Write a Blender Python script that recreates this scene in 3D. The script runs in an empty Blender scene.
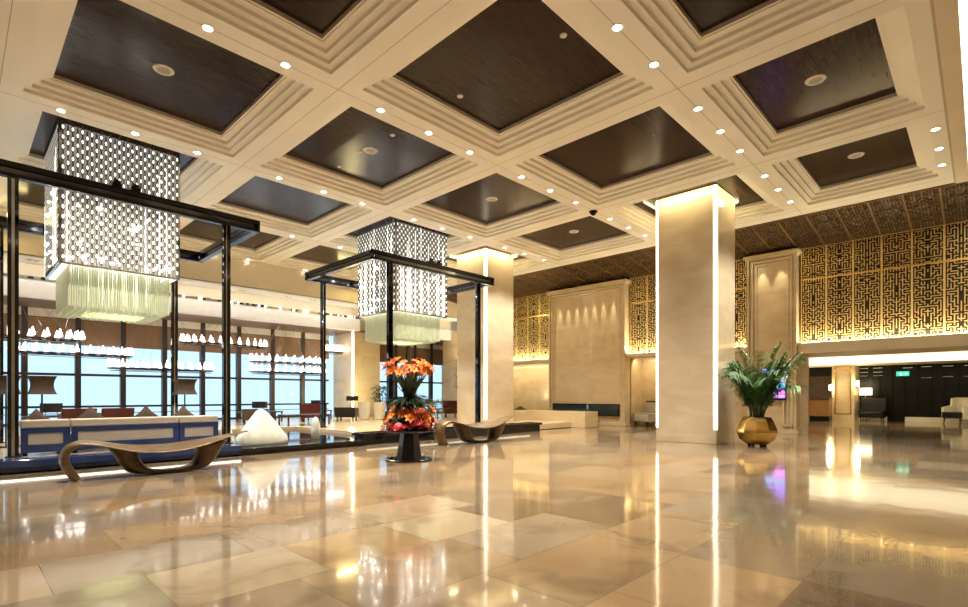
import bpy, math, random
from mathutils import Vector, Matrix
random.seed(7)
PI = math.pi
scn = bpy.context.scene
COL = scn.collection

# ------------------------------------------------------------------ materials
def nodes_of(name):
    m = bpy.data.materials.new(name); m.use_nodes = True
    nt = m.node_tree
    return m, nt, nt.nodes['Principled BSDF']

def N(nt, kind, **kw):
    n = nt.nodes.new(kind)
    for k, v in kw.items():
        if k == 'op': n.operation = v
        elif k.startswith('i'): n.inputs[int(k[1:])].default_value = v
        else: setattr(n, k, v)
    return n

def rgba(c): return (c[0], c[1], c[2], 1.0)

def ramp(nt, fac, stops):
    r = nt.nodes.new('ShaderNodeValToRGB')
    e = r.color_ramp.elements
    while len(e) < len(stops): e.new(0.5)
    for k, (p, c) in enumerate(stops):
        e[k].position = p; e[k].color = rgba(c)
    nt.links.new(fac, r.inputs[0])
    return r.outputs[0]

def mat(name, col, rough=0.5, metal=0.0, spec=0.5, emit=0.0, ecol=None, var=0.0, scale=6.0, bump=0.0, bscale=40.0, stretch=None, coat=0.0, sub=0.0, trans=0.0, alpha=1.0):
    m, nt, b = nodes_of(name)
    b.inputs['Roughness'].default_value = rough
    b.inputs['Metallic'].default_value = metal
    b.inputs['Specular IOR Level'].default_value = spec
    b.inputs['Coat Weight'].default_value = coat
    b.inputs['Coat Roughness'].default_value = 0.05
    if trans: b.inputs['Transmission Weight'].default_value = trans
    if sub:
        b.inputs['Subsurface Weight'].default_value = sub
        b.inputs['Subsurface Radius'].default_value = (0.2, 0.18, 0.15)
    tc = nt.nodes.new('ShaderNodeTexCoord'); vec = tc.outputs['Object']
    if stretch:
        mp = nt.nodes.new('ShaderNodeMapping'); mp.inputs['Scale'].default_value = stretch
        nt.links.new(vec, mp.inputs[0]); vec = mp.outputs[0]
    no = N(nt, 'ShaderNodeTexNoise'); no.inputs['Scale'].default_value = scale; no.inputs['Detail'].default_value = 5
    nt.links.new(vec, no.inputs['Vector'])
    v = max(var, 0.03)
    c = ramp(nt, no.outputs[0], [(0.3, [x * (1 - v) for x in col]), (0.7, [min(1, x * (1 + v)) for x in col])])
    nt.links.new(c, b.inputs['Base Color'])
    if emit:
        b.inputs['Emission Color'].default_value = rgba(ecol or col)
        b.inputs['Emission Strength'].default_value = emit
    if bump:
        n2 = N(nt, 'ShaderNodeTexNoise'); n2.inputs['Scale'].default_value = bscale
        nt.links.new(vec, n2.inputs['Vector'])
        bp = nt.nodes.new('ShaderNodeBump'); bp.inputs['Strength'].default_value = bump; bp.inputs['Distance'].default_value = 0.02
        nt.links.new(n2.outputs[0], bp.inputs['Height']); nt.links.new(bp.outputs[0], b.inputs['Normal'])
    return m

def glow(name, col, strength, sampled=True):
    m = bpy.data.materials.new(name); m.use_nodes = True
    nt = m.node_tree
    b = nt.nodes['Principled BSDF']
    b.inputs['Base Color'].default_value = rgba(col); b.inputs['Roughness'].default_value = 0.4
    b.inputs['Emission Color'].default_value = rgba(col); b.inputs['Emission Strength'].default_value = strength
    if not sampled:
        m.cycles.emission_sampling = 'NONE'
    return m

def M_(nt, op, a, b=None):
    n = nt.nodes.new('ShaderNodeMath'); n.operation = op
    for k, x in enumerate((a, b)):
        if x is None: continue
        if isinstance(x, (int, float)): n.inputs[k].default_value = x
        else: nt.links.new(x, n.inputs[k])
    return n.outputs[0]

def mix(nt, fac, a, b, blend='MIX'):
    n = nt.nodes.new('ShaderNodeMix'); n.data_type = 'RGBA'; n.blend_type = blend
    for s, x in ((0, fac), (6, a), (7, b)):
        if isinstance(x, (int, float)): n.inputs[s].default_value = x
        elif isinstance(x, tuple): n.inputs[s].default_value = rgba(x)
        else: nt.links.new(x, n.inputs[s])
    return n.outputs[2]

def floor_material():
    m, nt, b = nodes_of('polished_marble_floor')
    geo = nt.nodes.new('ShaderNodeNewGeometry')
    sp = nt.nodes.new('ShaderNodeSeparateXYZ'); nt.links.new(geo.outputs['Position'], sp.inputs[0])
    x, y = sp.outputs[0], sp.outputs[1]
    RH = 0.73
    yy = M_(nt, 'DIVIDE', M_(nt, 'SUBTRACT', y, 0.035), RH)
    row = M_(nt, 'FLOOR', yy); fy = M_(nt, 'FRACT', yy)
    wn = nt.nodes.new('ShaderNodeTexWhiteNoise'); wn.noise_dimensions = '1D'; nt.links.new(row, wn.inputs['W'])
    ln = M_(nt, 'ADD', M_(nt, 'MULTIPLY', wn.outputs[0], 0.45), 0.85)
    xx = M_(nt, 'DIVIDE', M_(nt, 'ADD', x, M_(nt, 'MULTIPLY', wn.outputs[0], 7.3)), ln)
    colm = M_(nt, 'FLOOR', xx); fx = M_(nt, 'FRACT', xx)
    cb = nt.nodes.new('ShaderNodeCombineXYZ'); nt.links.new(row, cb.inputs[0]); nt.links.new(colm, cb.inputs[1])
    w2 = nt.nodes.new('ShaderNodeTexWhiteNoise'); w2.noise_dimensions = '2D'; nt.links.new(cb.outputs[0], w2.inputs['Vector'])
    tile = ramp(nt, w2.outputs[0], [(0.0, (0.15, 0.11, 0.075)), (0.2, (0.26, 0.195, 0.13)), (0.4, (0.32, 0.215, 0.115)), (0.6, (0.20, 0.16, 0.12)), (0.8, (0.36, 0.285, 0.19)), (1.0, (0.24, 0.16, 0.09))])
    # slightly different vein field in every slab
    off = nt.nodes.new('ShaderNodeVectorMath'); off.operation = 'MULTIPLY_ADD'
    nt.links.new(w2.outputs[1], off.inputs[0]); off.inputs[1].default_value = (30, 30, 30); nt.links.new(geo.outputs['Position'], off.inputs[2])
    no = N(nt, 'ShaderNodeTexNoise'); no.inputs['Scale'].default_value = 1.6; no.inputs['Detail'].default_value = 6; no.inputs['Distortion'].default_value = 1.2
    nt.links.new(off.outputs[0], no.inputs['Vector'])
    vein = ramp(nt, no.outputs[0], [(0.30, (0.68, 0.66, 0.64)), (0.5, (1, 1, 1)), (0.75, (1.0, 0.93, 0.82))])
    c = mix(nt, 1.0, tile, vein, 'MULTIPLY')
    def edge(fr, w):
        return M_(nt, 'LESS_THAN', M_(nt, 'MINIMUM', fr, M_(nt, 'SUBTRACT', 1.0, fr)), w)
    g = M_(nt, 'MAXIMUM', edge(fy, 0.0045), edge(fx, 0.003))
    c = mix(nt, g, c, (0.17, 0.12, 0.07))
    nt.links.new(c, b.inputs['Base Color'])
    b.inputs['Specular IOR Level'].default_value = 0.5
    b.inputs['IOR'].default_value = 1.55
    b.inputs['Coat Weight'].default_value = 0.22; b.inputs['Coat Roughness'].default_value = 0.01
    b.inputs['Roughness'].default_value = 0.09
    n3 = N(nt, 'ShaderNodeTexNoise'); n3.inputs['Scale'].default_value = 2.2; n3.inputs['Detail'].default_value = 1.5
    nt.links.new(off.outputs[0], n3.inputs['Vector'])
    bp = nt.nodes.new('ShaderNodeBump'); bp.inputs['Strength'].default_value = 0.03; bp.inputs['Distance'].default_value = 0.05
    nt.links.new(n3.outputs[0], bp.inputs['Height']); nt.links.new(bp.outputs[0], b.inputs['Normal']); nt.links.new(bp.outputs[0], b.inputs['Coat Normal'])
    return m

def marble(name, c1, c2, rough=0.1, jz=0.0, jh=0.0):
    m, nt, b = nodes_of(name)
    geo = nt.nodes.new('ShaderNodeNewGeometry')
    mp = nt.nodes.new('ShaderNodeMapping'); mp.inputs['Scale'].default_value = (0.7, 0.7, 1.5)
    nt.links.new(geo.outputs['Position'], mp.inputs[0])
    no = N(nt, 'ShaderNodeTexNoise'); no.inputs['Scale'].default_value = 1.7; no.inputs['Detail'].default_value = 7; no.inputs['Distortion'].default_value = 0.8
    nt.links.new(mp.outputs[0], no.inputs['Vector'])
    c = ramp(nt, no.outputs[0], [(0.32, c1), (0.68, c2)])
    if jz:
        sp = nt.nodes.new('ShaderNodeSeparateXYZ'); nt.links.new(geo.outputs['Position'], sp.inputs[0])
        f = M_(nt, 'FRACT', M_(nt, 'DIVIDE', sp.outputs[2], jz))
        e = M_(nt, 'LESS_THAN', f, 0.006 / jz)
        c = mix(nt, M_(nt, 'MULTIPLY', e, 0.35), c, (0.35, 0.25, 0.13))
    nt.links.new(c, b.inputs['Base Color'])
    b.inputs['Roughness'].default_value = rough
    return m

def screen_material():
    m, nt, b = nodes_of('lit_display')
    tc = nt.nodes.new('ShaderNodeTexCoord'); sp = nt.nodes.new('ShaderNodeSeparateXYZ'); nt.links.new(tc.outputs['Generated'], sp.inputs[0])
    y, z = sp.outputs[1], sp.outputs[2]
    no = N(nt, 'ShaderNodeTexNoise'); no.inputs['Scale'].default_value = 5; nt.links.new(tc.outputs['Generated'], no.inputs['Vector'])
    sky = ramp(nt, no.outputs[0], [(0.3, (0.10, 0.05, 0.55)), (0.5, (0.35, 0.12, 0.75)), (0.7, (0.15, 0.35, 0.85))])
    br = nt.nodes.new('ShaderNodeTexBrick'); br.offset = 0.0
    cb = nt.nodes.new('ShaderNodeCombineXYZ'); nt.links.new(y, cb.inputs[0]); nt.links.new(z, cb.inputs[1]); nt.links.new(cb.outputs[0], br.inputs['Vector'])
    br.inputs['Color1'].default_value = (0.75, 0.15, 0.65, 1); br.inputs['Color2'].default_value = (0.55, 0.5, 0.85, 1); br.inputs['Mortar'].default_value = (0.2, 0.05, 0.5, 1)
    br.inputs['Scale'].default_value = 1; br.inputs['Brick Width'].default_value = 0.5; br.inputs['Row Height'].default_value = 0.14; br.inputs['Mortar Size'].default_value = 0.02
    c = mix(nt, M_(nt, 'LESS_THAN', z, 0.30), sky, br.outputs[0])
    band = M_(nt, 'MULTIPLY', M_(nt, 'GREATER_THAN', z, 0.36), M_(nt, 'LESS_THAN', z, 0.5))
    c = mix(nt, band, c, (0.08, 0.45, 0.55))
    b.inputs['Base Color'].default_value = (0.02, 0.02, 0.03, 1)
    nt.links.new(c, b.inputs['Emission Color']); b.inputs['Emission Strength'].default_value = 1.3
    b.inputs['Roughness'].default_value = 0.1
    return m

def glass_pane():
    m = bpy.data.materials.new('window_glass'); m.use_nodes = True
    nt = m.node_tree; out = nt.nodes['Material Output']
    nt.nodes.remove(nt.nodes['Principled BSDF'])
    t = nt.nodes.new('ShaderNodeBsdfTransparent'); t.inputs[0].default_value = (0.98, 0.99, 1, 1)
    g = nt.nodes.new('ShaderNodeBsdfGlossy'); g.inputs['Roughness'].default_value = 0.02
    fr = nt.nodes.new('ShaderNodeFresnel'); fr.inputs[0].default_value = 1.3
    mx = nt.nodes.new('ShaderNodeMixShader')
    nt.links.new(fr.outputs[0], mx.inputs[0]); nt.links.new(t.outputs[0], mx.inputs[1]); nt.links.new(g.outputs[0], mx.inputs[2])
    nt.links.new(mx.outputs[0], out.inputs[0])
    return m

CR = (0.90, 0.85, 0.74)
T = {}
T['floor'] = floor_material()
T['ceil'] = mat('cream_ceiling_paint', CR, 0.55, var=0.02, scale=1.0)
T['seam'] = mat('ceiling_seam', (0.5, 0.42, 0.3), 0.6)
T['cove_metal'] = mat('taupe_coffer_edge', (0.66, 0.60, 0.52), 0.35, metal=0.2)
T['coffer'] = mat('dark_coffer_veneer', (0.030, 0.014, 0.009), 0.22, spec=0.16, var=0.35, scale=3, stretch=(1, 12, 1), bump=0.015, bscale=14)
T['column'] = marble('beige_marble_column', (0.58, 0.47, 0.33), (0.68, 0.57, 0.42), 0.09, 1.55)
T['wallm'] = marble('honey_marble_wall', (0.62, 0.48, 0.29), (0.74, 0.60, 0.39), 0.16, 0.0)
T['plaster'] = mat('cream_wall_plaster', (0.76, 0.66, 0.49), 0.6, var=0.04, scale=1.5)
T['white'] = mat('white_fascia', (0.90, 0.90, 0.90), 0.5, var=0.02)
T['paleblue'] = mat('pale_soffit', (0.86, 0.90, 0.94), 0.5)
T['wood'] = mat('brown_soffit_wood', (0.16, 0.085, 0.05), 0.4, var=0.2, scale=4, stretch=(1, 8, 1))
T['blind'] = mat('brown_roller_blind', (0.27, 0.16, 0.085), 0.8, var=0.1, scale=30)
T['mull'] = mat('dark_bronze_mullion', (0.055, 0.038, 0.032), 0.4, metal=0.3)
T['glass'] = glass_pane()
T['black'] = mat('black_gloss_granite', (0.008, 0.009, 0.012), 0.06, spec=0.6)
T['navy'] = mat('navy_lacquer', (0.02, 0.045, 0.155), 0.12, var=0.1, coat=0.4)  # blue reflected by black gloss, put into the base colour
T['chrome'] = mat('black_chrome', (0.10, 0.10, 0.11), 0.12, metal=1.0)
T['darkmetal'] = mat('black_steel', (0.018, 0.017, 0.018), 0.25, metal=0.6)
T['postmetal'] = mat('polished_black_steel', (0.06, 0.065, 0.08), 0.05, metal=1.0)
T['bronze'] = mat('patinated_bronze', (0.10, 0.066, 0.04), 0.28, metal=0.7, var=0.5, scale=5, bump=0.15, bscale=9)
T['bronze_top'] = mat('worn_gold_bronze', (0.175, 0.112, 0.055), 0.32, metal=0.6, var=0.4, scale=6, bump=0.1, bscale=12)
T['gold'] = mat('brushed_gold', (0.80, 0.52, 0.18), 0.22, metal=1.0, var=0.06)
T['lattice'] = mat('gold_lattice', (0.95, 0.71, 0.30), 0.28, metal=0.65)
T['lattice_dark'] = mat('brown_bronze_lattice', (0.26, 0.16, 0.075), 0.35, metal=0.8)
T['back'] = mat('dark_bronze_backing', (0.035, 0.022, 0.010), 0.4)
T['backdark'] = mat('dark_brown_backing', (0.03, 0.019, 0.011), 0.5)
T['led'] = glow('warm_led', (1.0, 0.93, 0.70), 1.8)
T['ledy'] = glow('yellow_led', (1.0, 0.86, 0.48), 2.5)
T['lens'] = glow('downlight_lens', (1.0, 0.95, 0.85), 6.0, False)
T['trim'] = mat('downlight_trim', (0.75, 0.70, 0.60), 0.4)
T['bead'] = glow('lit_crystal', (1.0, 0.97, 0.90), 0.75, False)
T['bulb'] = glow('chandelier_bulb', (1.0, 0.97, 0.9), 14.0, False)
T['link'] = mat('nickel_link', (0.13, 0.12, 0.105), 0.3, metal=0.5)
T['mesh'] = mat('silver_chain_mesh', (0.46, 0.44, 0.40), 0.4, metal=0.3, emit=0.08, ecol=(1, .95, .85), var=0.5, scale=16, stretch=(5, 5, 0.35))
T['rod'] = mat('pale_glass_rod', (0.62, 0.66, 0.50), 0.25, emit=0.05, ecol=(0.86, 0.90, 0.62), var=0.1, scale=20, stretch=(6, 6, 0.1))
T['rod'].cycles.emission_sampling = 'NONE'
T['candle'] = glow('white_candle_shade', (1.0, 0.97, 0.92), 1.6, False)
T['steel'] = mat('polished_steel', (0.55, 0.55, 0.55), 0.15, metal=1.0)
T['fabric'] = mat('beige_upholstery', (0.60, 0.53, 0.44), 0.85, var=0.06, scale=50, bump=0.2, bscale=200)
T['inset'] = mat('grey_beige_inset', (0.46, 0.42, 0.37), 0.6, var=0.05)
T['taupe'] = mat('brown_cushion_fabric', (0.085, 0.06, 0.042), 0.85, var=0.2, scale=25)
T['red'] = mat('dark_red_velvet', (0.075, 0.005, 0.006), 0.6, var=0.15)
T['blackshade'] = mat('black_lamp_shade', (0.022, 0.018, 0.014), 0.7)
T['brownshade'] = mat('brown_lamp_shade', (0.055, 0.035, 0.022), 0.7, var=0.2)
T['whiteshade'] = glow('lit_cream_shade', (1.0, 0.86, 0.52), 1.6, False)
T['leather'] = mat('black_leather', (0.008, 0.007, 0.006), 0.3, spec=0.3)
T['cream'] = mat('cream_fabric', (0.78, 0.72, 0.58), 0.8, var=0.04)
T['darkwood'] = mat('dark_brown_wood', (0.05, 0.024, 0.014), 0.35, var=0.3, scale=5, stretch=(1, 10, 1))
T['midwood'] = mat('honey_brown_wood', (0.26, 0.12, 0.045), 0.35, var=0.25, scale=5, stretch=(1, 1, 8))
T['blackwall'] = mat('black_lacquer_panel', (0.005, 0.005, 0.004), 0.3, spec=0.25)
T['alabaster'] = mat('frosted_white_stone', (0.80, 0.82, 0.74), 0.3, sub=0.4, var=0.08, scale=8, bump=0.25, bscale=7)
T['leaf'] = mat('palm_leaf_green', (0.07, 0.17, 0.045), 0.45, var=0.4, scale=4)
T['leaf2'] = mat('dark_leaf_green', (0.020, 0.055, 0.018), 0.45, var=0.4, scale=10)
T['stem'] = mat('palm_stem', (0.05, 0.07, 0.02), 0.6, var=0.3)
T['orange'] = mat('orange_petal', (0.95, 0.26, 0.03), 0.5, var=0.25, scale=8)
T['orange2'] = mat('rust_petal', (0.50, 0.10, 0.02), 0.6, var=0.3, scale=8)
T['crimson'] = mat('crimson_spathe', (0.55, 0.01, 0.03), 0.25, var=0.15)
T['yellow'] = mat('pale_yellow_bloom', (0.85, 0.6, 0.2), 0.5)
T['soil'] = mat('dark_soil', (0.03, 0.02, 0.012), 0.9, var=0.4, scale=30)
T['screen'] = screen_material()
T['exit'] = glow('green_exit_sign', (0.02, 0.42, 0.25), 1.0, False)
T['exitmark'] = glow('pale_sign_mark', (0.75, 1.0, 0.85), 1.0, False)
T['fireglass'] = mat('dark_blue_glass', (0.015, 0.035, 0.05), 0.05, spec=0.8)
T['luminous'] = glow('luminous_cove', (1.0, 0.90, 0.60), 0.75)

# ------------------------------------------------------------------ geometry helpers
class MB:
    def __init__(s): s.v = []; s.f = []; s.m = []
    def add(s, vs, fs, mi=0):
        o = len(s.v); s.v += [tuple(p) for p in vs]
        for f in fs: s.f.append([o + k for k in f]); s.m.append(mi)
        return s
    def box(s, x0, x1, y0, y1, z0, z1, mi=0):
        vs = [(x, y, z) for z in (z0, z1) for y in (y0, y1) for x in (x0, x1)]
        return s.add(vs, [(0, 2, 3, 1), (4, 5, 7, 6), (0, 1, 5, 4), (2, 6, 7, 3), (0, 4, 6, 2), (1, 3, 7, 5)], mi)
    def quad(s, a, b, c, d, mi=0): return s.add([a, b, c, d], [(0, 1, 2, 3)], mi)
    def lathe(s, prof, n=24, c=(0, 0, 0), mi=0, cap=True, phase=0.0):
        vs = []
        for r, z in prof:
            for k in range(n):
                a = 2 * PI * k / n + phase
                vs.append((c[0] + r * math.cos(a), c[1] + r * math.sin(a), c[2] + z))
        fs = []
        for i in range(len(prof) - 1):
            for k in range(n):
                q = (k + 1) % n
                fs.append((i * n + k, i * n + q, (i + 1) * n + q, (i + 1) * n + k))
        if cap:
            fs.append(tuple(range(n))[::-1]); fs.append(tuple((len(prof) - 1) * n + k for k in range(n)))
        return s.add(vs, fs, mi)
    def tube(s, p0, p1, r0, r1=None, n=6, mi=0):
        r1 = r0 if r1 is None else r1
        p0, p1 = Vector(p0), Vector(p1); d = (p1 - p0)
        if d.length < 1e-6: return s
        d.normalize(); u = d.orthogonal().normalized(); w = d.cross(u)
        vs = [p + (u * math.cos(2 * PI * k / n) + w * math.sin(2 * PI * k / n)) * r for p, r in ((p0, r0), (p1, r1)) for k in range(n)]
        fs = [(k, (k + 1) % n, n + (k + 1) % n, n + k) for k in range(n)] + [tuple(range(n))[::-1], tuple(range(n, 2 * n))]
        return s.add(vs, fs, mi)
    def path(s, pts, r, n=6, mi=0):
        for a, b in zip(pts, pts[1:]): s.tube(a, b, r, None, n, mi)
        return s
    def blob(s, c, rx, ry, rz, n=10, mi=0, noise=0.0):
        prof = []
        m = 6
        vs = []; fs = []
        for i in range(m + 1):
            t = PI * i / m
            for k in range(n):
                a = 2 * PI * k / n
                q = 1 + random.uniform(-noise, noise)
                vs.append((c[0] + rx * math.sin(t) * math.cos(a) * q, c[1] + ry * math.sin(t) * math.sin(a) * q, c[2] + rz * math.cos(t) * q))
        for i in range(m):
            for k in range(n):
                w = (k + 1) % n
                fs.append((i * n + k, (i + 1) * n + k, (i + 1) * n + w, i * n + w))
        return s.add(vs, fs, mi)
    def mesh(s, name, mats, smooth=False):
        me = bpy.data.meshes.new(name); me.from_pydata(s.v, [], s.f)
        for k in mats: me.materials.append(T[k])
        for p, mi in zip(me.polygons, s.m): p.material_index = mi
        if smooth:
            for p in me.polygons: p.use_smooth = True
        me.update()
        return me
    def build(s, name, mats, parent=None, loc=(0, 0, 0), smooth=False, bevel=0.0, sub=0, rot=(0, 0, 0)):
        if isinstance(mats, str): mats = [mats]
        o = bpy.data.objects.new(name, s.mesh(name, mats, smooth)); COL.objects.link(o)
        o.location = loc; o.rotation_euler = rot
        if parent: o.parent = parent
        if bevel:
            b = o.modifiers.new('edge', 'BEVEL'); b.width = bevel; b.segments = 2; b.limit_method = 'ANGLE'
        if sub:
            q = o.modifiers.new('smooth', 'SUBSURF'); q.levels = sub; q.render_levels = sub
        return o

def tag(o, label, cat, group=None):
    o['label'] = label; o['category'] = cat
    if group: o['group'] = group
    return o
def thing(name, label, cat, loc=(0, 0, 0), rz=0.0, group=None):
    o = bpy.data.objects.new(name, None); COL.objects.link(o); o.location = loc; o.rotation_euler = (0, 0, rz)
    o.empty_display_size = 0.1
    return tag(o, label, cat, group)
def struct(o): o['kind'] = 'structure'; return o
def copy_tree(o, parent=None):
    c = o.copy(); COL.objects.link(c)
    if parent: c.parent = parent
    for ch in [q for q in bpy.data.objects if q.parent == o]: copy_tree(ch, c)
    return c
def clone(o, loc, rz=None, label=None, scale=None):
    c = copy_tree(o); c.location = loc
    if rz is not None: c.rotation_euler = (0, 0, rz)
    if label: c['label'] = label
    if scale: c.scale = (scale,) * 3 if not isinstance(scale, tuple) else scale
    return c
def lamp(kind, name, loc, energy, col, parent=None, rot=(0, 0, 0), **kw):
    l = bpy.data.lights.new(name, kind); l.energy = energy; l.color = col
    for k, v in kw.items(): setattr(l, k, v)
    o = bpy.data.objects.new(name, l); COL.objects.link(o); o.location = loc; o.rotation_euler = rot
    if parent: o.parent = parent
    return o
WARM = (1.0, 0.905, 0.755)
ORD = ['first', 'second', 'third', 'fourth', 'fifth', 'sixth', 'seventh', 'eighth', 'ninth', 'tenth', 'eleventh', 'twelfth', 'thirteenth', 'fourteenth', 'fifteenth']

# ------------------------------------------------------------------ camera
HC = 1.1; TH = math.radians(44.07)
cam = bpy.data.cameras.new('camera'); co = bpy.data.objects.new('camera', cam); COL.objects.link(co)
co.location = (0, 0, HC); co.rotation_euler = (PI / 2, 0, TH - PI / 2)
cam.sensor_fit = 'HORIZONTAL'; cam.sensor_width = 36; cam.lens = 515 / 968 * 36; cam.shift_y = 92.0 / 968
cam.clip_end = 200
scn.camera = co

# ------------------------------------------------------------------ world
w = bpy.data.worlds.new('sky'); scn.world = w; w.use_nodes = True
bg = w.node_tree.nodes['Background']; bg.inputs[0].default_value = (0.36, 0.54, 0.69, 1); bg.inputs[1].default_value = 1.0

# ------------------------------------------------------------------ floor and ceiling
HB, HP = 5.6, 5.86
X0, X1 = -4.0, 28.0
struct(MB().box(X0, X1 + 0.6, -5, 21.3, -0.1, 0).build('floor', 'floor'))
XS = [-2.99, 0.48, 3.95, 7.40, 10.87, 14.34]
YS = [0.40, 3.21, 6.81, 10.44, 13.99, 17.55]
PROF = [(0.25, 5.60), (0.25, 5.655), (0.34, 5.66), (0.34, 5.715), (0.43, 5.72), (0.43, 5.775), (0.53, 5.78), (0.53, 5.80), (0.56, 5.80), (0.56, HP)]
cb = MB(); panels = []
for i in range(5):
    for j in range(5):
        x0, x1, y0, y1 = XS[i], XS[i + 1], YS[j], YS[j + 1]
        rings = [[(x0, y0, HB), (x1, y0, HB), (x1, y1, HB), (x0, y1, HB)]]
        for d, z in PROF: rings.append([(x0 + d, y0 + d, z), (x1 - d, y0 + d, z), (x1 - d, y1 - d, z), (x0 + d, y1 - d, z)])
        for k in range(len(rings) - 1):
            for q in range(4):
                e = (q + 1) % 4
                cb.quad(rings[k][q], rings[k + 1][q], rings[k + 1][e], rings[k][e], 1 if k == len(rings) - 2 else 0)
        panels.append((x0 + 0.56, x1 - 0.56, y0 + 0.56, y1 - 0.56))
# flat margins round the coffered field
cb.box(14.34, 14.73, 0.4, 18.2, HB, HB + 0.3); cb.box(X0 - 0.2, -2.99, 0.4, 17.55, HB, HB + 0.3)
cb.box(14.34, 14.73, 17.55, 19.5, HB, HB + 0.3)
for x in XS[1:]: cb.box(x - 0.005, x + 0.005, 0.4, 17.5, HB - 0.0015, HB, 2)
for y in YS[1:5]: cb.box(-2.9, 14.7, y - 0.005, y + 0.005, HB - 0.0015, HB, 2)
cb.box(-2.9, 14.73, 0.40, 0.43, HB - 0.02, HB, 2)
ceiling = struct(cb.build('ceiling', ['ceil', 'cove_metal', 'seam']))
for (x0, x1, y0, y1) in panels:
    MB().box(x0, x1, y0, y1, HP, HP + 0.03).build('panel', 'coffer', ceiling)
# step and lit slot along the near right edge, flat ceiling beyond
sl = MB(); sl.box(X0 - 0.2, 14.73, 0.2, 0.4, HB - 0.03, HB + 0.2)
sl.box(X0 - 0.2, 14.73, -5.2, -0.25, HB, HB + 0.2)
struct(sl.build('ceiling_margin', 'plaster'))
struct(MB().box(X0, 14.7, -0.25, 0.2, HB + 0.03, HB + 0.06).build('trim_lit_slot', 'led'))

# recessed downlights on the seams
dl = thing('downlight', '', 'downlight', (0, 0, 0), 0, 'recessed downlights along the ceiling beams')
MB().lathe([(0.052, 0.0), (0.075, -0.004), (0.08, -0.008), (0.08, 0.0)], 20, cap=False).build('trim_ring', 'trim', dl)
MB().lathe([(0.001, -0.003), (0.053, -0.003)], 20, cap=False).build('lens', 'lens', dl)
SPOT = 210
sp = bpy.data.lights.new('spot', 'SPOT'); sp.energy = SPOT; sp.color = WARM; sp.spot_size = math.radians(95); sp.spot_blend = 0.8; sp.shadow_soft_size = 0.06
rows = [(0.57, [11.56, 12.52, 13.44], 'the far right beam'),
        (3.21, [1.2, 2.18, 3.16, 4.68, 5.66, 6.64, 8.14, 9.11, 10.09, 11.59, 12.56, 13.55], 'the seam toward the right-hand column'),
        (6.82, [1.2, 2.18, 3.16, 4.70, 5.68, 6.67, 8.16, 9.14, 10.12, 11.67, 12.61, 13.55], 'the mid-hall ceiling seam'),
        (10.46, [1.2, 2.19, 3.16, 4.71, 5.71, 6.70, 8.22, 9.2, 10.23, 11.71, 12.65, 13.66], 'the seam before the crystal chandeliers'),
        (14.02, [1.2, 2.19, 3.16, 4.71, 5.71, 6.69, 8.2, 9.2, 10.2], 'the seam behind the chandeliers'),
        (17.45, [2.2, 3.2, 5.8, 6.81, 8.8], 'the far ceiling edge')]
first = True; heads = []
for y, xs, where in rows:
    for k, x in enumerate(xs):
        lab = 'recessed downlight, %s from the left on %s' % (ORD[k], where)
        if first: o = dl; o.location = (x, y, HB - 0.002); o['label'] = lab; first = False
        else: o = clone(dl, (x, y, HB - 0.002), None, lab)
        if y > 17: continue
        heads.append(o)

for o in heads:
    s = bpy.data.objects.new('spot', sp); COL.objects.link(s); s.location = (0, 0, -0.03); s.parent = o

# speakers / sprinklers in the coffers
spk = thing('ceiling_speaker', '', 'speaker', (0, 0, 0), 0, 'round speakers in the dark coffers')
MB().lathe([(0.09, -0.012), (0.13, -0.012), (0.14, 0.0), (0.09, 0.0)], 24, cap=False).build('rim', 'trim', spk)
MB().lathe([(0.001, -0.008), (0.092, -0.008)], 24, cap=False).build('grille', 'inset', spk)
for k, (x, y, lab) in enumerate([(2.15, 8.6, 'large brown coffer over the left side'), (9.06, 1.81, 'large coffer at the upper right'), (12.46, 1.80, 'small coffer at the far right'),
        (5.65, 8.54, 'coffer between the chandeliers and the big central coffer'), (12.56, 8.52, 'small coffer before the gold ceiling'), (9.1, 8.54, 'coffer in the middle of the ceiling')]):
    lab = 'round white speaker in the ' + lab
    if k == 0: spk['label'] = lab; spk.location = (x, y, HP)
    else: clone(spk, (x, y, HP), None, lab)
spr = thing('sprinkler', '', 'sprinkler', (0, 0, 0), 0, 'sprinkler caps in the dark coffers')
MB().lathe([(0.03, -0.02), (0.045, -0.01), (0.05, 0)], 14).build('cap', 'trim', spr)
for k, (x, y, lab) in enumerate([(5.62, 3.98, 'upper sprinkler cap in the big central coffer'), (5.62, 5.97, 'lower sprinkler cap in the big central coffer'), (5.55, 8.75, 'sprinkler cap beside the speaker left of the central coffer'),
                                 (5.6, 7.75, 'sprinkler cap at the upper right rim of the left middle coffer'), (5.6, 9.6, 'sprinkler cap at the lower left rim of the left middle coffer')]):
    lab = 'small white ' + lab
    if k == 0: spr['label'] = lab; spr.location = (x, y, HP)
    else: clone(spr, (x, y, HP), None, lab)
dome = thing('security_camera', 'black dome security camera where two ceiling seams cross', 'camera', (10.89, 6.83, HB))
MB().lathe([(0.10, 0.0), (0.10, -0.03)], 20).build('base', 'darkmetal', dome)
MB().lathe([(0.08, -0.03), (0.07, -0.07), (0.04, -0.10), (0.005, -0.11)], 20).build('dome', 'leather', dome, smooth=True)

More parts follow.
